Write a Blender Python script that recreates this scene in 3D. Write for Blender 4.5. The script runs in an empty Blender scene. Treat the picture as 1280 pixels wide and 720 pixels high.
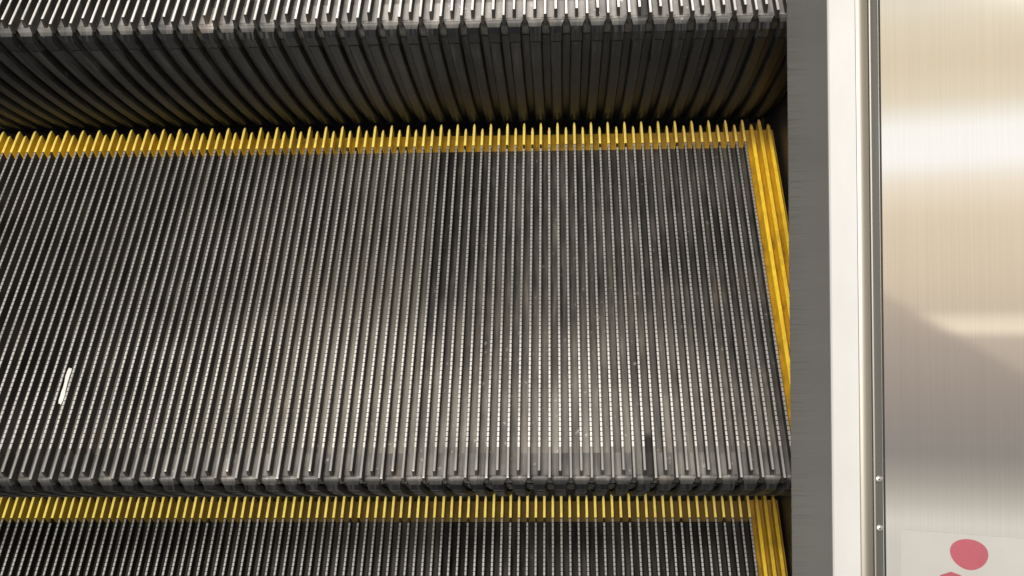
import bpy, math, random
from mathutils import Vector, Matrix
random.seed(7)
S = bpy.context.scene
COL = S.collection

# ------------------------------------------------------------------ dimensions (metres)
P = 0.009068                 # rib pitch
NR = 110                     # ribs across a step
RUN, RISE = 0.3188, 0.2397   # one step further up the incline
TA = 0.4019                  # front edge of the yellow strip at the back of the tread
TS, TT = 0.4285, 0.4357      # back ends of the short and of the tall yellow ribs
H = 0.0100                   # rib height
NZ = 0.0300                  # depth of the plain nosing band
UL = math.hypot(RUN, RISE)
U = Vector((0, RUN/UL, RISE/UL)); N = Vector((0, -RISE/UL, RUN/UL)); EX = Vector((1, 0, 0))
def rx(i): return -i*P

# ------------------------------------------------------------------ materials
def new_mat(name):
    m = bpy.data.materials.new(name); m.use_nodes = True
    nt = m.node_tree; b = nt.nodes['Principled BSDF']
    return m, nt, b
def lk(nt, a, b): nt.links.new(a, b)
def math_n(nt, op, a=None, b=None, c=None, clamp=False):
    n = nt.nodes.new('ShaderNodeMath'); n.operation = op; n.use_clamp = clamp
    for k, v in enumerate((a, b, c)):
        if v is None: continue
        if isinstance(v, (int, float)): n.inputs[k].default_value = v
        else: lk(nt, v, n.inputs[k])
    return n.outputs[0]
def coords(nt, scale, rnd=True):
    """object coordinates, stretched; every step gets its own offset"""
    tc = nt.nodes.new('ShaderNodeTexCoord'); v = tc.outputs['Object']
    if rnd:
        oi = nt.nodes.new('ShaderNodeObjectInfo')
        m = nt.nodes.new('ShaderNodeVectorMath'); m.operation = 'MULTIPLY_ADD'
        cx = nt.nodes.new('ShaderNodeCombineXYZ')
        lk(nt, oi.outputs['Random'], cx.inputs[0]); lk(nt, oi.outputs['Random'], cx.inputs[2])
        m.inputs[1].default_value = (0.9, 0, 3.1)
        lk(nt, cx.outputs[0], m.inputs[0]); lk(nt, v, m.inputs[2]); v = m.outputs[0]
    s = nt.nodes.new('ShaderNodeVectorMath'); s.operation = 'MULTIPLY'
    s.inputs[1].default_value = scale; lk(nt, v, s.inputs[0])
    return s.outputs[0]
def attr(nt, name):
    n = nt.nodes.new('ShaderNodeAttribute'); n.attribute_type = 'OBJECT'; n.attribute_name = name; return n.outputs['Fac']
def noise(nt, scale, detail=3, rough=0.55, rnd=True):
    n = nt.nodes.new('ShaderNodeTexNoise'); n.inputs['Scale'].default_value = 1
    n.inputs['Detail'].default_value = detail; n.inputs['Roughness'].default_value = rough
    lk(nt, coords(nt, scale, rnd), n.inputs['Vector']); return n.outputs['Fac']
def ramp(nt, fac, stops):
    r = nt.nodes.new('ShaderNodeValToRGB'); e = r.color_ramp.elements
    while len(e) < len(stops): e.new(0.5)
    for k, (p, c) in enumerate(stops):
        e[k].position = p; e[k].color = (*c, 1) if len(c) == 3 else c
    lk(nt, fac, r.inputs[0]); return r.outputs[0]
def mix(nt, fac, a, b, mode='MIX'):
    m = nt.nodes.new('ShaderNodeMix'); m.data_type = 'RGBA'; m.blend_type = mode
    for k, v in ((0, fac), (6, a), (7, b)):
        if isinstance(v, (int, float)): m.inputs[k].default_value = v
        elif isinstance(v, tuple): m.inputs[k].default_value = (*v, 1)
        else: lk(nt, v, m.inputs[k])
    return m.outputs[2]
def bump(nt, b, h, dist, strength=0.5):
    n = nt.nodes.new('ShaderNodeBump'); n.inputs['Distance'].default_value = dist
    n.inputs['Strength'].default_value = strength
    lk(nt, h, n.inputs['Height']); lk(nt, n.outputs[0], b.inputs['Normal'])

SPX = 0.1492
def groove_mat(name, lo, hi, metallic, rough, dirt=0.6, band=False, nose_light=False):
    m, nt, b = new_mat(name)
    st = noise(nt, (1/P*0.55, 5, 0), 2)          # streaks that run along the grooves
    fine = noise(nt, (420, 26, 30), 3)
    patch = noise(nt, (9, 13, 9), 4, 0.6)
    spot = noise(nt, (150, 110, 150), 2)
    f = math_n(nt, 'MULTIPLY_ADD', st, 0.55, math_n(nt, 'MULTIPLY', fine, 0.45))
    c = ramp(nt, f, [(0.30, lo), (0.68, hi)])
    pm = ramp(nt, patch, [(0.34, (1-dirt,)*3), (0.58, (1, 1, 1))])
    c = mix(nt, 1.0, c, pm, 'MULTIPLY')
    # every groove is packed with its own amount of dust
    tc = nt.nodes.new('ShaderNodeTexCoord'); sx = nt.nodes.new('ShaderNodeSeparateXYZ'); lk(nt, tc.outputs['Object'], sx.inputs[0])
    idx = math_n(nt, 'FLOOR', math_n(nt, 'MULTIPLY', sx.outputs[0], 1/P))
    oi = nt.nodes.new('ShaderNodeObjectInfo')
    cv = nt.nodes.new('ShaderNodeCombineXYZ')
    lk(nt, math_n(nt, 'MULTIPLY', idx, 3.71), cv.inputs[0]); lk(nt, math_n(nt, 'MULTIPLY', sx.outputs[1], 11), cv.inputs[1]); lk(nt, math_n(nt, 'MULTIPLY', oi.outputs['Random'], 9), cv.inputs[2])
    gn = nt.nodes.new('ShaderNodeTexNoise'); gn.inputs['Scale'].default_value = 1; gn.inputs['Detail'].default_value = 3; lk(nt, cv.outputs[0], gn.inputs['Vector'])
    c = mix(nt, 1.0, c, ramp(nt, gn.outputs['Fac'], [(0.32, (0.55, 0.55, 0.56)), (0.66, (1.0, 0.98, 0.95))]), 'MULTIPLY')
    brown = noise(nt, (26, 17, 20), 4, 0.65)
    c = mix(nt, math_n(nt, 'MULTIPLY', ramp(nt, brown, [(0.60, (0, 0, 0)), (0.74, (1, 1, 1))]), 0.35), c, (0.20, 0.13, 0.085))
    sp = ramp(nt, spot, [(0.665, (0, 0, 0)), (0.74, (1, 1, 1))])
    c = mix(nt, math_n(nt, 'MULTIPLY', sp, 0.35), c, tuple(min(1, v*2.2) for v in hi))
    if band:   # trodden, dusty band of grooves with a hard edge on its right, and a dark spill at the front
        sx = nt.nodes.new('ShaderNodeSeparateXYZ'); tc = nt.nodes.new('ShaderNodeTexCoord'); lk(nt, tc.outputs['Object'], sx.inputs[0])
        X, Y = sx.outputs[0], sx.outputs[1]
        bl = ramp(nt, math_n(nt, 'ADD', X, 1.0), [(0.36, (0, 0, 0)), (0.54, (1, 1, 1)), (0.6415, (1, 1, 1)), (0.6430, (0, 0, 0))])
        dk = ramp(nt, math_n(nt, 'ADD', X, 1.0), [(0.6415, (0, 0, 0)), (0.6430, (1, 1, 1)), (0.665, (1, 1, 1)), (0.72, (0, 0, 0))])
        dk = math_n(nt, 'MULTIPLY', dk, ramp(nt, Y, [(0.16, (0, 0, 0)), (0.30, (1, 1, 1))]))
        if band == 'all':
            bl = math_n(nt, 'MULTIPLY', bl, ramp(nt, Y, [(0.02, (0.25, 0.25, 0.25)), (0.18, (1, 1, 1)), (0.36, (0.75, 0.75, 0.75))]))
            c = mix(nt, math_n(nt, 'MULTIPLY', bl, 0.42), c, (0.60, 0.55, 0.47))
            c = mix(nt, math_n(nt, 'MULTIPLY', dk, 0.5), c, (0.03, 0.03, 0.032))
        d2 = math_n(nt, 'ADD', math_n(nt, 'POWER', math_n(nt, 'MULTIPLY', math_n(nt, 'ABSOLUTE', math_n(nt, 'ADD', X, SPX)), 110), 2), math_n(nt, 'POWER', math_n(nt, 'MULTIPLY', math_n(nt, 'ABSOLUTE', math_n(nt, 'ADD', Y, -0.015)), 22), 2))
        st2 = ramp(nt, math_n(nt, 'ADD', d2, math_n(nt, 'MULTIPLY', patch, 0.6)), [(0.75, (1, 1, 1)), (1.0, (0, 0, 0))])
        c = mix(nt, math_n(nt, 'MULTIPLY', st2, 0.8), c, (0.02, 0.02, 0.021))
    gr = attr(nt, 'grime_shade')
    c = mix(nt, gr, c, mix(nt, 1.0, c, (0.24, 0.24, 0.245), 'MULTIPLY'))  # grime plus the viewer's shadow, darkened into the colour
    if nose_light:
        c = mix(nt, attr(nt, 'nose_light'), c, mix(nt, 1.0, c, (1.6, 1.6, 1.6), 'MULTIPLY'))  # stronger light on the upper nosing, painted as a paler colour
    lk(nt, c, b.inputs['Base Color'])
    b.inputs['Metallic'].default_value = metallic
    r = math_n(nt, 'MULTIPLY_ADD', fine, 0.25, rough-0.12)
    lk(nt, r, b.inputs['Roughness'])
    bump(nt, b, fine, 0.0003, 0.35)
    return m
def worn_mat(name, base, rough, nose_light=False):
    m, nt, b = new_mat(name)
    w = noise(nt, (30, 22, 40), 3)
    c = ramp(nt, w, [(0.25, tuple(v*0.7 for v in base)), (0.5, base)])
    patch = noise(nt, (7, 9, 9), 3)
    c = mix(nt, 1.0, c, ramp(nt, patch, [(0.3, (0.62, 0.61, 0.6)), (0.6, (1, 1, 1))]), 'MULTIPLY')
    if nose_light: c = mix(nt, attr(nt, 'nose_light'), mix(nt, 1.0, c, (0.5, 0.5, 0.5), 'MULTIPLY'), c)  # rib tops keep full colour only where the nosing is painted lit
    lk(nt, c, b.inputs['Base Color']); b.inputs['Metallic'].default_value = 0.72
    b.inputs['Roughness'].default_value = rough
    return m
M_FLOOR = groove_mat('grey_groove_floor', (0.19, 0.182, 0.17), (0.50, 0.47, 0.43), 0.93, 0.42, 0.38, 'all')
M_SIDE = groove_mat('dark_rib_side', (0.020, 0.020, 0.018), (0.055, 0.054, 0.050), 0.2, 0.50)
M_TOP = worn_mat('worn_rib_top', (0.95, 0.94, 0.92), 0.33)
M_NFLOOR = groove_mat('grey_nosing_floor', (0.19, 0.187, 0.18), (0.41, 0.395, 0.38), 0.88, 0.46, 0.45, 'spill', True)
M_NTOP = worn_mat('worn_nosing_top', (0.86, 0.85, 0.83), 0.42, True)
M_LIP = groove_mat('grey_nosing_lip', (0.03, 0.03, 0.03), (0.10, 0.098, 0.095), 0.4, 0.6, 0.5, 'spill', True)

def riser_mat():
    m, nt, b = new_mat('dark_riser')
    st = noise(nt, (420, 9, 9), 3); spot = noise(nt, (260, 120, 120), 2)
    c = ramp(nt, st, [(0.3, (0.0045, 0.005, 0.006)), (0.7, (0.011, 0.012, 0.0135))])
    ds = noise(nt, (260, 7, 7), 4, 0.7); dp = noise(nt, (4, 7, 9), 3)
    du = math_n(nt, 'MULTIPLY', ramp(nt, ds, [(0.44, (0, 0, 0)), (0.70, (1, 1, 1))]), ramp(nt, dp, [(0.42, (0, 0, 0)), (0.62, (1, 1, 1))]))
    c = mix(nt, math_n(nt, 'MULTIPLY', du, 0.85), c, (0.075, 0.075, 0.074))
    sp = ramp(nt, spot, [(0.67, (0, 0, 0)), (0.76, (1, 1, 1))])
    c = mix(nt, math_n(nt, 'MULTIPLY', sp, 0.5), c, (0.10, 0.10, 0.10))
    lk(nt, c, b.inputs['Base Color']); b.inputs['Roughness'].default_value = 0.45
    b.inputs['Specular IOR Level'].default_value = 0.12
    bump(nt, b, st, 0.0002, 0.3)
    return m
M_RISER = riser_mat()
def yellow_mat(name, col, dirt, dcol, gk=0.3):
    m, nt, b = new_mat(name)
    n1 = noise(nt, (60, 40, 60), 4, 0.65); n2 = noise(nt, (500, 120, 200), 3); n3 = noise(nt, (5, 8, 8), 3)
    f = math_n(nt, 'ADD', math_n(nt, 'MULTIPLY', n1, 0.6), math_n(nt, 'MULTIPLY', n3, 0.4))
    d = ramp(nt, f, [(0.5-0.24*dirt, (1, 1, 1)), (0.62-0.10*dirt, (0, 0, 0))])
    c = mix(nt, math_n(nt, 'MULTIPLY', d, min(1, dirt)), col, dcol)
    c = mix(nt, 1.0, c, ramp(nt, n2, [(0.3, (0.88, 0.86, 0.82)), (0.6, (1, 1, 1))]), 'MULTIPLY')
    sx = nt.nodes.new('ShaderNodeSeparateXYZ'); tc = nt.nodes.new('ShaderNodeTexCoord'); lk(nt, tc.outputs['Object'], sx.inputs[0])
    cor = math_n(nt, 'MULTIPLY', ramp(nt, math_n(nt, 'ADD', sx.outputs[0], 1.0), [(0.82, (0, 0, 0)), (0.97, (1, 1, 1))]), ramp(nt, sx.outputs[1], [(0.385, (0, 0, 0)), (0.42, (1, 1, 1))]))
    c = mix(nt, math_n(nt, 'MULTIPLY', cor, 0.6), c, (0.30, 0.17, 0.05))     # scuffed back corner
    c = mix(nt, math_n(nt, 'MULTIPLY', attr(nt, 'grime_shade'), gk), c, (0.03, 0.02, 0.008))  # yellow darkened by grime and by painted body shade
    lk(nt, c, b.inputs['Base Color']); b.inputs['Roughness'].default_value = 0.42
    bump(nt, b, n2, 0.0003, 0.4)
    return m
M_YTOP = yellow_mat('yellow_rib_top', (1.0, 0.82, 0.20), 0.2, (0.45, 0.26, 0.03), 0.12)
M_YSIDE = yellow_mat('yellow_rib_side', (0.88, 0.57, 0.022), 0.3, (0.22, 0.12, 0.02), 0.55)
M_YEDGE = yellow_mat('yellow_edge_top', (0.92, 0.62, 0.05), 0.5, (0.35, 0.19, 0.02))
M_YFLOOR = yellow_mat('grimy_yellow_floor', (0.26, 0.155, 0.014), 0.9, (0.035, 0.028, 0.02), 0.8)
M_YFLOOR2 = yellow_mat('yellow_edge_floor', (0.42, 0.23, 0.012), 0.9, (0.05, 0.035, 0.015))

def plain(name, col, rough, metallic=0.0, var=0.15, scale=(40, 40, 40), spec=0.5):
    m, nt, b = new_mat(name)
    n = noise(nt, scale, 4, 0.6, False)
    c = ramp(nt, n, [(0.3, tuple(v*(1-var) for v in col)), (0.7, tuple(min(1, v*(1+var)) for v in col))])
    lk(nt, c, b.inputs['Base Color']); b.inputs['Roughness'].default_value = rough
    b.inputs['Metallic'].default_value = metallic; b.inputs['Specular IOR Level'].default_value = spec
    return m
M_SKIRT = plain('dark_skirt_steel', (0.035, 0.034, 0.032), 0.35, 0.3)
M_BRISTLE = plain('dark_grey_nylon', (0.118, 0.117, 0.114), 0.8, 0.0, 0.06, (0, 14, 14), 0.15)
M_HOLDER = plain('satin_white_aluminium', (0.385, 0.388, 0.388), 0.5, 0.0, 0.05, (30, 9, 9))
M_TRIM = plain('brushed_aluminium_trim', (0.26, 0.245, 0.215), 0.5, 0.9, 0.06, (700, 3, 3))
M_SLOT = plain('grey_slot_metal', (0.075, 0.076, 0.074), 0.45, 0.5, 0.1, (700, 3, 3))
M_SEAL = plain('black_rubber_seal', (0.03, 0.03, 0.028), 0.6)
M_SCREW = plain('bright_screw', (0.36, 0.355, 0.345), 0.4, 0.8)
M_PAPER = plain('white_paper', (0.52, 0.51, 0.50), 0.8)
M_DARK = plain('black_light_stop', (0.01, 0.01, 0.01), 0.8)
M_FILM = plain('pale_sticker_film', (0.305, 0.30, 0.29), 0.35, 0.0, 0.03)
M_RED = plain('red_print', (0.25, 0.040, 0.062), 0.45, 0.0, 0.08, (60, 60, 60))

def steel_mat():
    m, nt, b = new_mat('brushed_stainless')
    tc = nt.nodes.new('ShaderNodeTexCoord')
    s = nt.nodes.new('ShaderNodeVectorMath'); s.operation = 'MULTIPLY'; s.inputs[1].default_value = (900, 5, 5)
    lk(nt, tc.outputs['Object'], s.inputs[0])
    n = nt.nodes.new('ShaderNodeTexNoise'); n.inputs['Scale'].default_value = 1; n.inputs['Detail'].default_value = 3
    lk(nt, s.outputs[0], n.inputs['Vector'])
    c = ramp(nt, n.outputs['Fac'], [(0.3, (0.74, 0.725, 0.70)), (0.7, (0.78, 0.765, 0.74))])
    lk(nt, c, b.inputs['Base Color']); b.inputs['Metallic'].default_value = 1
    b.inputs['Roughness'].default_value = 0.042; b.inputs['Anisotropic'].default_value = 0.7
    tg = nt.nodes.new('ShaderNodeTangent'); tg.direction_type = 'UV_MAP'
    lk(nt, tg.outputs[0], b.inputs['Tangent'])
    b.inputs['Anisotropic Rotation'].default_value = 0.0
    return m
M_STEEL = steel_mat()

# ------------------------------------------------------------------ mesh helpers
class MB:
    def __init__(s): s.v = []; s.f = []; s.m = []
    def add(s, verts, faces, mats):
        o = len(s.v); s.v += verts
        s.f += [tuple(i+o for i in f) for f in faces]
        s.m += mats if isinstance(mats, list) else [mats]*len(faces)
    def loft(s, rows, mats, cap0=None, cap1=None):
        """rows: equal-length vertex rows; mats: material per strip between neighbours in the row"""
        k = len(rows[0]); v = [p for r in rows for p in r]; f = []; m = []
        for a in range(len(rows)-1):
            for j in range(k-1):
                f.append((a*k+j, a*k+j+1, (a+1)*k+j+1, (a+1)*k+j)); m.append(mats(a, j) if callable(mats) else mats[j] if isinstance(mats, (list, tuple)) else mats)
        if cap0 is not None: f.append(tuple(range(k))[::-1]); m.append(cap0)
        if cap1 is not None: f.append(tuple((len(rows)-1)*k+j for j in range(k))); m.append(cap1)
        s.add(v, f, m)
    def build(s, name, mats, parent=None, smooth=None):
        me = bpy.data.meshes.new(name); me.from_pydata(s.v, [], s.f)
        for m in (mats if isinstance(mats, (list, tuple)) else [mats]): me.materials.append(m)
        me.polygons.foreach_set('material_index', s.m)
        if smooth:
            me.polygons.foreach_set('use_smooth', [True]*len(s.f)); me.set_sharp_from_angle(angle=math.radians(smooth))
        me.update(); o = bpy.data.objects.new(name, me); COL.objects.link(o)
        if parent: o.parent = parent
        return o
def empty(name, loc, label=None, cat=None, group=None):
    o = bpy.data.objects.new(name, None); COL.objects.link(o); o.location = loc; o.empty_display_size = 0.05
    if label: o['label'] = label
    if cat: o['category'] = cat
    if group: o['group'] = group
    return o
def tag(o, label, cat): o['label'] = label; o['category'] = cat

# riser curve: y as a function of the drop below the tread
def F(d):
    t = max(0.0, d-0.02)
    return 0.40*t + 0.5*1.32*t*t - 0.0005

def rib_row(x, y, top, b=0.00150, w=0.00108, t=0.00068):
    return [(x-b, y, -H-0.0003), (x-w, y, top-0.00045), (x-t, y, top), (x+t, y, top), (x+w, y, top-0.00045), (x+b, y, -H-0.0003)]

def make_step():
    root = empty('escalator_step', (0, 0, 0))
    # ---- tread: serrated ribs over grey groove floors
    mb = MB(); I0, I1 = 3, NR-4
    rng = random.Random(3)
    for i in range(I0, I1+1):
        x = rx(i)+rng.uniform(-.00006, .00006); rows = [rib_row(x, NZ+0.0003, 0)]
        q = 0.0050; y = NZ + 0.0008 + rng.uniform(0, .0006); dep = .0006; sh = .00045
        while y + q < TA-0.0006:
            rows += [rib_row(x, y+0.0001, 0), rib_row(x, y+0.00435, 0), rib_row(x, y+0.0045, -dep), rib_row(x, y+0.00485, -dep)]
            y += q
        rows.append(rib_row(x, TA-0.0002, 0))
        mb.loft(rows, lambda a, j: 1 if 1 <= j <= 3 and (a == 0 or (a-1) % 4 in (0,)) else 0, cap0=0, cap1=0)
    xr, xl = rx(I0)+0.75*P*0+0.0022, rx(I1)-0.0022
    mb.add([(xl, NZ, -H), (xr, NZ, -H), (xr, TA, -H), (xl, TA, -H), (xl, NZ, -.03), (xr, NZ, -.03), (xr, TA, -.03), (xl, TA, -.03)],
           [(0, 1, 2, 3), (0, 4, 5, 1), (1, 5, 6, 2), (2, 6, 7, 3), (3, 7, 4, 0), (7, 6, 5, 4)], [2, 0, 0, 0, 0, 0])
    mb.build('tread', [M_SIDE, M_TOP, M_FLOOR], root)

    # ---- nosing: plain band with its teeth
    nb = MB()
    for i in range(0, NR):
        odd = i % 2 == 1
        y0 = 0.0073 if odd else 0.0002
        if i < I0 or i > I1: y0 = 0.0073 if odd else 0.0002
        y0 += rng.uniform(-.0004, .0004); jx = rng.uniform(-.00012, .00012); wn = rng.choice((0, 0, 0, .0002, .0006))
        nb.loft([rib_row(rx(i)+jx, y0, -wn, t=0.00084, w=0.0012), rib_row(rx(i)+jx, y0+.0015, -wn*.3, t=0.00084, w=0.0012), rib_row(rx(i), NZ, 0, t=0.00084, w=0.0012)], [0, 1, 1, 1, 0], cap0=0, cap1=0)
    XR, XL = 0.0055, rx(NR-1)-0.0055
    nb.add([(XL, 0.0078, -H), (XR, 0.0078, -H), (XR, NZ, -H), (XL, NZ, -H)], [(0, 1, 2, 3)], [2])
    # tooth plates between two even ribs
    prof = [(.0050, H, 7.5), (.0041, H+.0005, 6.9), (.0029, H+.0022, 5.8), (.0017, H+.0050, 5.0), (.0006, H+.0085, 4.7), (-.0002, H+.0110, 4.7)]
    d = 0.024
    while d <= 0.0361: prof.append((F(d), d, 4.7)); d += 0.004
    for i in range(1, NR, 2):
        x = rx(i); e = .0007
        rows = [[(x-.0080, 0.0080, -H-.0045), (x-.0079, 0.0080, -H-.0003), (x-.0077, 0.0080, -H), (x+.0077, 0.0080, -H), (x+.0079, 0.0080, -H-.0003), (x+.0080, 0.0080, -H-.0045)]]
        for y, dd, hw in prof:
            hw *= .001; yo = max(y+.0065, .0080) if dd < .02 else y+.0070
            rows.append([(x-hw-.0012, yo, -dd-.0035), (x-hw-e, y+.0011, -dd-.0004), (x-hw, y, -dd), (x+hw, y, -dd), (x+hw+e, y+.0011, -dd-.0004), (x+hw+.0012, yo, -dd-.0035)])
        k = 6; v = [p for r in rows for p in r]; f = []; m = []
        for a in range(len(rows)-1):
            for j in range(5):
                f.append((a*k+j, (a+1)*k+j, (a+1)*k+j+1, a*k+j+1))
                m.append((2 if a < 1 else 3 if a < 4 else 4) if j == 2 else (2 if a < 2 else 3 if a < 4 else 4) if j in (1, 3) else 0)
        nb.add(v, f, m)
    # recessed back wall behind the teeth, under the even ribs
    rows = [[(XL, 0.0078, -H-.0002), (XR, 0.0078, -H-.0002)]] + [[(XL, F(max(dd, .02))+.0075, -dd), (XR, F(max(dd, .02))+.0075, -dd)] for dd in (.013, .018, .024, .030, .036)]
    nb.loft(rows, 0)
    nb.build('nosing', [M_SIDE, M_NTOP, M_NFLOOR, M_LIP, M_RISER], root, 40)

    # ---- riser: one cleat below every tooth, curving back under the step
    rb = MB(); ds = [0.0358 + k*(0.262-0.0358)/44 for k in range(45)]
    for i in range(1, NR, 2):
        x = rx(i); rows = []
        for dd in ds:
            y = F(dd)-.0006
            rows.append([(x-.0058, y+.0070, -dd-.003), (x-.0050, y+.0009, -dd), (x-.0041, y, -dd), (x+.0041, y, -dd), (x+.0050, y+.0009, -dd), (x+.0058, y+.0070, -dd-.003)])
        k = 6; v = [p for r in rows for p in r]; f = []
        for a in range(len(rows)-1):
            for j in range(5): f.append((a*k+j, (a+1)*k+j, (a+1)*k+j+1, a*k+j+1))
        f.append((0, 1, 2, 3, 4, 5))
        rb.add(v, f, [0]*len(f))
    rows = [[(XL, F(dd)+.0066, -dd), (XR, F(dd)+.0066, -dd)] for dd in [.032]+ds]
    rb.loft(rows, 0)
    rb.build('riser', [M_RISER], root, 40)

    # ---- yellow strip at the back of the tread
    yb = MB()
    for i in range(I0, I1+1):
        x = rx(i); e = TT if i % 2 else TS
        rows = [rib_row(x, TA, 0, .0019, .00135, .00105), rib_row(x, e-.007, 0, .0019, .00135, .00105), rib_row(x, e-.0025, -.0002, .0016, .0010, .0007), rib_row(x, e, -.0012, .0013, .0007, .0004)]
        yb.loft(rows, [0, 1, 1, 1, 0], cap0=0, cap1=0)
    yb.add([(xl, TA, -H), (xr, TA, -H), (xr, .4262, -H), (xl, .4262, -H), (xl, TA, -.03), (xr, TA, -.03), (xr, .4262, -.03), (xl, .4262, -.03)],
           [(0, 1, 2, 3), (0, 4, 5, 1), (2, 6, 7, 3), (7, 6, 5, 4)], [2]*4)
    yb.build('back_strip', [M_YSIDE, M_YTOP, M_YFLOOR], root)
    # ---- yellow strip along each side
    for side in (0, 1):
        sb = MB()
        for k in range(3):
            i = k if side == 0 else NR-1-k
            x = rx(i); e = TT if i % 2 else TS
            pr = lambda y, top, sc=1: rib_row(x, y, top, .0030*sc, .0019*sc, .0015*sc)
            rows = [pr(NZ+.0003, 0)] + [pr(NZ+.0003+(TA+.006-NZ)*q/12, 0) for q in range(1, 13)] + [pr(e-.004, -.0002, .8), pr(e, -.0014, .5)]
            sb.loft(rows, [0, 1, 1, 1, 0], cap0=0, cap1=0)
        a, b = (rx(2)-.0068, 0.0055) if side == 0 else (rx(NR-1)-.0055, rx(NR-3)+.0068)
        sb.add([(a, NZ, -H+.002), (b, NZ, -H+.002), (b, .4262, -H+.002), (a, .4262, -H+.002), (a, NZ, -.03), (b, NZ, -.03), (b, .4262, -.03), (a, .4262, -.03)],
               [(0, 1, 2, 3), (0, 4, 5, 1), (1, 5, 6, 2), (2, 6, 7, 3), (3, 7, 4, 0)], [2]*5)
        sb.build('side_strip', [M_YSIDE, M_YEDGE, M_YFLOOR2], root)
    return root

proto = make_step()
LAB = ['lowest escalator step at the bottom edge, its dark tread half cut off',
       'middle escalator step, its whole ribbed grey tread in view under a white scrap',
       'upper escalator step showing only its bright silver nose edge and tall dark curved riser']
for k in range(3):
    r = proto if k == 0 else proto.copy()
    if k:
        COL.objects.link(r)
        for ch in list(proto.children):
            c = ch.copy(); COL.objects.link(c); c.parent = r
    bpy.context.view_layer.update()
    r.location = (0, (k-1)*RUN, (k-1)*RISE)
    for ch in r.children: ch['grime_shade'] = (1.0, 0.0, 0.0)[k]; ch['nose_light'] = (0.0, 0.0, 1.0)[k]  # lowest step painted grimy and shaded, upper nosing painted brighter lit
    r['label'] = LAB[k]; r['category'] = 'escalator step'; r['group'] = 'escalator steps'

# ------------------------------------------------------------------ paper scrap on the middle tread
pb = MB(); xs = rx(75)-.0030
rows = []
for k in range(13):
    t = k/12; y = .0770+.0385*t; w = .0018+.00025*math.sin(9*t)-.0005*(k in (0, 12))
    z = .0006+.0009*math.sin(3.1*t)+(.0005 if k in (4, 9) else 0)
    cx = xs+.0004*math.sin(5*t)
    rows.append([(cx-w, y+.0012*(k == 12), z), (cx-w*.2, y, z+.0004), (cx+w, y-.0016*(k == 0)+.0004, z+.0001)])
pb.loft(rows, 0)
ps = pb.build('paper_scrap', M_PAPER, None, 60)
tag(ps, 'narrow white paper strip lying along a rib at the left of the middle tread', 'paper scrap')

# ------------------------------------------------------------------ side of the escalator, built along the incline
KX = 0.0040
def I(x, s, h): return tuple(EX*(x+KX*(s-.17)) + U*s + N*h)
S0, S1 = -0.42, 0.90
def extrude(name, pts, mat, parent=None, closed=False, s0=S0, s1=S1, n=2, smooth=None, uv=False):
    mb = MB(); pl = pts+[pts[0]] if closed else pts
    rows = [[I(x, s0+(s1-s0)*k/(n-1), h) for x, h in pl] for k in range(n)]
    mb.loft(rows, 0)
    o = mb.build(name, mat, parent, smooth)
    return o
sk = extrude('skirt_wall', [(.0095, .0560), (.0095, -.34), (.013, -.34), (.013, .0560)], M_SKIRT, closed=True)
tag(sk, 'dark steel skirt wall beside the step ends, in shade under the brush', 'skirt wall')

br = empty('skirt_brush', I(.0095, 0.17, .045), 'straight brush of dark grey bristles in a white holder, overhanging the step ends', 'brush')
inv = Matrix.Translation(br.location).inverted()
def reparent(o, root):
    o.parent = root; o.matrix_parent_inverse = Matrix.Translation(root.location).inverted()
hold = extrude('holder', [(-.0072, .0420), (-.0078, .0428), (-.0078, .0500), (-.0066, .0512), (.0108, .0592), (.0118, .0592), (.0118, .0575), (.0094, .0565), (.0094, .0420)], M_HOLDER, closed=True)
reparent(hold, br)
bb = MB(); rr = random.Random(11); s = S0; TIP, ROOT = -.0392, -.0060
bb.loft([[I(ROOT, q, .0446), I(TIP+.0008, q, .0438), I(TIP+.0008, q, .0432), I(ROOT, q, .0432)] for q in (S0, S1)], 0)
while s < S1:
    for h0 in (.0452, .0460, .0468):
        sa = s + rr.uniform(-.00004, .00004); sb_ = sa + rr.gauss(0, .00008); ht = h0 - .0008 + rr.uniform(-.00005, .00005)
        tip = TIP + rr.uniform(-.00025, .00025); w = .00018
        a = [I(ROOT, sa-w, h0), I(ROOT, sa+w, h0), I(ROOT, sa, h0+w*1.6)]
        b = [I(tip, sb_-w*.8, ht), I(tip, sb_+w*.8, ht), I(tip, sb_, ht+w*1.3)]
        bb.add(a+b, [(0, 1, 4, 3), (1, 2, 5, 4), (2, 0, 3, 5), (3, 4, 5)], 0)
    s += .00021
bs = bb.build('bristles', M_BRISTLE)
reparent(bs, br)

tr = empty('trim_rail', I(.018, 0.17, .058), 'narrow aluminium trim rail with dark slot between white brush holder and stainless panel', 'trim rail')
for nm, pts, mt in (('edge_profile', [(.0121, .056), (.0121, .0586), (.0130, .0592), (.0170, .0590), (.0205, .0582), (.0222, .0570), (.0228, .0560), (.0228, .0545)], M_TRIM),
                    ('slot', [(.0228, .0545), (.0234, .0528), (.0312, .0522), (.0322, .0505), (.0328, .0470)], M_SLOT),
                    ('edge_lip', [(.0238, .0530), (.0238, .0556), (.0247, .0560), (.0254, .0556), (.0254, .0530)], M_TRIM),
                    ('seal', [(.0229, .0560), (.0231, .0563), (.0236, .0561), (.0236, .0532)], M_SEAL)):
    reparent(extrude(nm, pts, mt, smooth=50), tr)
for (sx, ss) in ((.0282, .0060), (.0284, -.0330)):
    mb = MB(); rows = []
    for rad, hh in ((.0031, 0), (.0031, .0006), (.0027, .0012), (.0019, .0016), (.0007, .0017)):
        rows.append([I(sx+rad*math.cos(a*math.pi/10), ss+rad*math.sin(a*math.pi/10), .0529+hh) for a in range(21)])
    mb.loft(rows, 0)
    reparent(mb.build('screw', M_SCREW, None, 35), tr)

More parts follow.
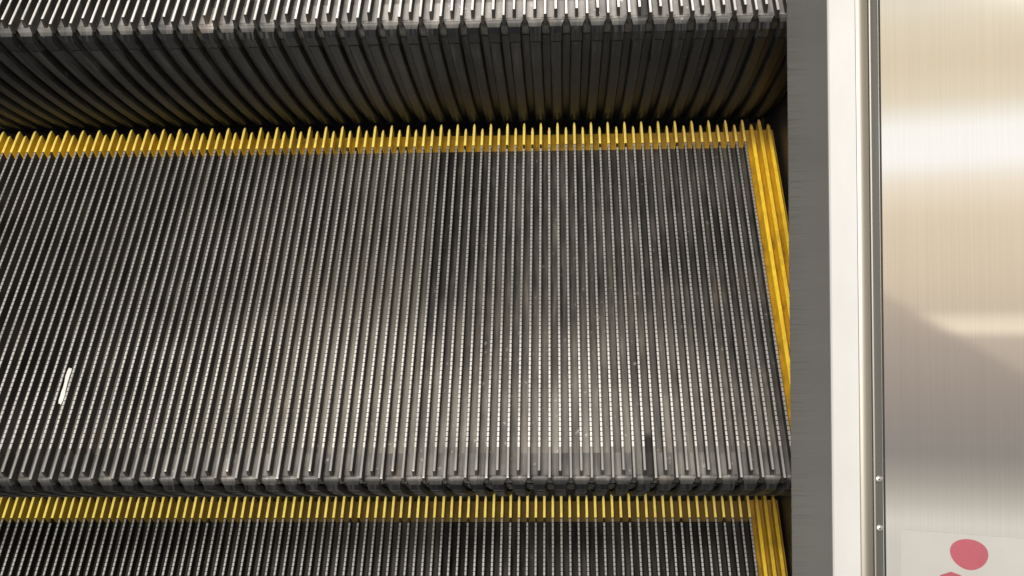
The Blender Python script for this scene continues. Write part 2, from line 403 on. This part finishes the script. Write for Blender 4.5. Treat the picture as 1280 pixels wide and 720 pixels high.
TILT = math.radians(25)
PT = EX*math.cos(TILT)+N*math.sin(TILT); PN = N*math.cos(TILT)-EX*math.sin(TILT)
PO = EX*.034+N*.05
def Q(t, s, h=0): return tuple(PO + PT*t + U*s + PN*h + EX*(KX*(s-.17)))
mb = MB(); rows = []
for s in (S0, S1):
    rows.append([Q(-.0010, s, -.0060), Q(-.0016, s, -.0016), Q(-.0012, s, -.0006), Q(.0004, s, 0), Q(.34, s, 0), Q(.34, s, -.003)])
mb.loft(rows, 0)
pan = mb.build('deck_panel', M_STEEL)
uvl = pan.data.uv_layers.new(name='UVMap')
for pol in pan.data.polygons:
    for li in pol.loop_indices:
        co = Vector(pan.data.vertices[pan.data.loops[li].vertex_index].co)-PO
        uvl.data[li].uv = (co.dot(PT), co.dot(U))
tag(pan, 'brushed stainless steel inner deck panel on the right, reflecting warm light', 'deck panel')

# warning sticker (only its top corner is in view)
st = empty('warning_sticker', Q(.07, -.07, 0), 'pale sticker with a red pictogram figure low on the stainless panel', 'sticker')
def flat(name, poly, h, mat):
    mb = MB(); n_ = len(poly)
    mb.add([Q(t, s, h) for t, s in poly]+[Q(t, s, h-.00015) for t, s in poly], [tuple(range(n_))]+[(k, k+n_, (k+1) % n_+n_, (k+1) % n_) for k in range(n_)], 0)
    o = mb.build(name, mat); reparent(o, st); return o
def rrect(t0, s0, t1, s1, r):
    out = []
    for cx, cy, a0 in ((t1-r, s1-r, 0), (t0+r, s1-r, 90), (t0+r, s0+r, 180), (t1-r, s0+r, 270)):
        for k in range(7):
            a = math.radians(a0+15*k); out.append((cx+r*math.cos(a), cy+r*math.sin(a)))
    return out
flat('film', rrect(.0120, -.21, .135, -.0335, .004), .0003, M_FILM)
flat('figure_head', [(.0624+.0138*math.cos(a*math.pi/20)+.0008*math.sin(2*a*math.pi/20), -.0490+.0119*math.sin(a*math.pi/20)-.0003*math.cos(a*math.pi/20)) for a in range(40)], .0006, M_RED)
flat('figure_body', [(.036, -.100), (.037, -.078), (.041, -.067), (.049, -.0635), (.056, -.0655), (.064, -.072), (.074, -.083), (.081, -.100), (.078, -.150), (.066, -.150), (.062, -.190), (.044, -.190)], .0006, M_RED)

# unseen black plane added under the steps to stop light leaking up
mb = MB(); mb.loft([[I(-1.10, s, -.36), I(.02, s, -.36)] for s in (S0-.1, S1+.1)], 0)
o = mb.build('light_stop_floor', M_DARK); o['kind'] = 'structure'

# ------------------------------------------------------------------ world: soft warm interior light, given by direction
W = bpy.data.worlds.new('World'); S.world = W; W.use_nodes = True
nt = W.node_tree; bg = nt.nodes['Background']
tc = nt.nodes.new('ShaderNodeTexCoord')
def dot(v):
    n = nt.nodes.new('ShaderNodeVectorMath'); n.operation = 'DOT_PRODUCT'; n.inputs[1].default_value = v
    lk(nt, tc.outputs['Generated'], n.inputs[0]); return n.outputs['Value']
w = dot(U)
def sr(r, g, b, k=1.0):
    f = lambda c: ((c/255+.055)/1.055)**2.4 if c > 10 else c/255/12.92
    return tuple(f(c)*k for c in (r, g, b))
G = 1.62   # the steel gives back about three quarters
stops = [(-1.0, sr(30, 28, 26)), (-.40, sr(70, 66, 62)), (-.24, sr(205, 200, 192, G)), (-.185, sr(207, 203, 195, G)), (-.172, sr(216, 211, 202, G)), (-.160, sr(198, 193, 184, G)),
         (-.140, sr(176, 170, 160, G)), (-.118, sr(160, 155, 147, G)), (-.085, sr(170, 160, 150, G)), (-.03, sr(190, 176, 162, G)), (.02, sr(212, 196, 174, G)), (.075, sr(222, 206, 182, G)), (.105, sr(238, 226, 208, G)),
         (.122, sr(252, 250, 248, G)), (.148, sr(252, 250, 246, G)), (.170, sr(228, 216, 194, G)), (.200, sr(220, 205, 180, G)), (.232, sr(224, 212, 190, G)), (.247, sr(228, 219, 202, G)), (.30, sr(215, 205, 190)),
         (.55, sr(120, 112, 104)), (.80, sr(120, 114, 108, 1.0)), (.88, sr(215, 208, 200, 1.6)), (.93, sr(235, 230, 222, 1.75)), (.97, sr(235, 230, 222, 2.2)), (.985, sr(250, 246, 240, 3.4)), (1.0, sr(250, 246, 240, 4.6))]
mr = math_n(nt, 'MULTIPLY_ADD', w, 0.5, 0.5)
col = ramp(nt, mr, [((p+1)/2, c) for p, c in stops])
# darker zone added behind left, shaped as the panel's reflected edge and thin line
A_ = Vector((-.565, -.484, .667)); C_ = Vector((-.475, -.569, .671)); V_ = A_.cross(C_).normalized()
if V_.dot(Vector((0, 0, 1))) < 0: V_ = -V_
edge = dot(V_)
below = ramp(nt, math_n(nt, 'MULTIPLY_ADD', edge, 40, 0.5, True), [(0.35, (1, 1, 1)), (0.65, (0, 0, 0))])
left = ramp(nt, math_n(nt, 'MULTIPLY', dot((-1, 0, 0)), 1), [(0.30, (0, 0, 0)), (0.38, (1, 1, 1))])
back = ramp(nt, math_n(nt, 'MULTIPLY_ADD', w, 0.5, 0.5), [(.418, (0, 0, 0)), (.440, (1, 1, 1)), (.56, (1, 1, 1)), (.60, (0, 0, 0))])
msk = math_n(nt, 'MULTIPLY', math_n(nt, 'MULTIPLY', below, left), back)
col = mix(nt, msk, col, mix(nt, 1.0, col, (0.78, 0.78, 0.81), 'MULTIPLY'))
ln = ramp(nt, mr, [(.4905, (0, 0, 0)), (.4930, (1, 1, 1)), (.4945, (1, 1, 1)), (.4975, (0, 0, 0))])
nb_ = math_n(nt, 'SUBTRACT', 1.0, below)
lm = math_n(nt, 'MULTIPLY', math_n(nt, 'MULTIPLY', ln, nb_), left)
col = mix(nt, lm, col, sr(255, 240, 216, G*1.05))
lk(nt, col, bg.inputs['Color']); bg.inputs['Strength'].default_value = 0.8

# ceiling lamp above and slightly behind the viewer
def area(name, d, dist, size, power, colr, aim=Vector((-.35, .2, .1))):
    l = bpy.data.lights.new(name, 'AREA'); l.shape = 'RECTANGLE'; l.size = size[0]; l.size_y = size[1]; l.energy = power; l.color = colr
    o = bpy.data.objects.new(name, l); COL.objects.link(o)
    d = Vector(d).normalized(); o.location = aim+d*dist
    o.rotation_euler = d.to_track_quat('Z', 'Y').to_euler(); return o
area('ceiling_lamp', (-.22, -.30, 1.0), 2.6, (.4, .16), 42, (1.0, .95, .87))
area('rear_fill_lamp', (-.04, -.64, 1.0), 3.2, (1.0, .4), 125, (1.0, .95, .88))  # added broad fill from behind, lifting the yellow strips

# ------------------------------------------------------------------ camera
cam = bpy.data.cameras.new('camera'); co = bpy.data.objects.new('camera', cam); COL.objects.link(co)
R = Matrix(((0.99900729, 0.01895075, -0.04031512), (0.00990075, 0.78791073, 0.61570989), (0.04343288, -0.61549781, 0.78694093)))
co.matrix_world = Matrix.Translation((-0.223989, -0.473866, 0.869821)) @ R.transposed().to_4x4()
cam.sensor_width = 36; cam.lens = 1426.987/1280*36; cam.clip_start = .01; cam.clip_end = 50
S.camera = co
S.view_settings.view_transform = 'Standard'; S.view_settings.look = 'None'; S.view_settings.exposure = 0
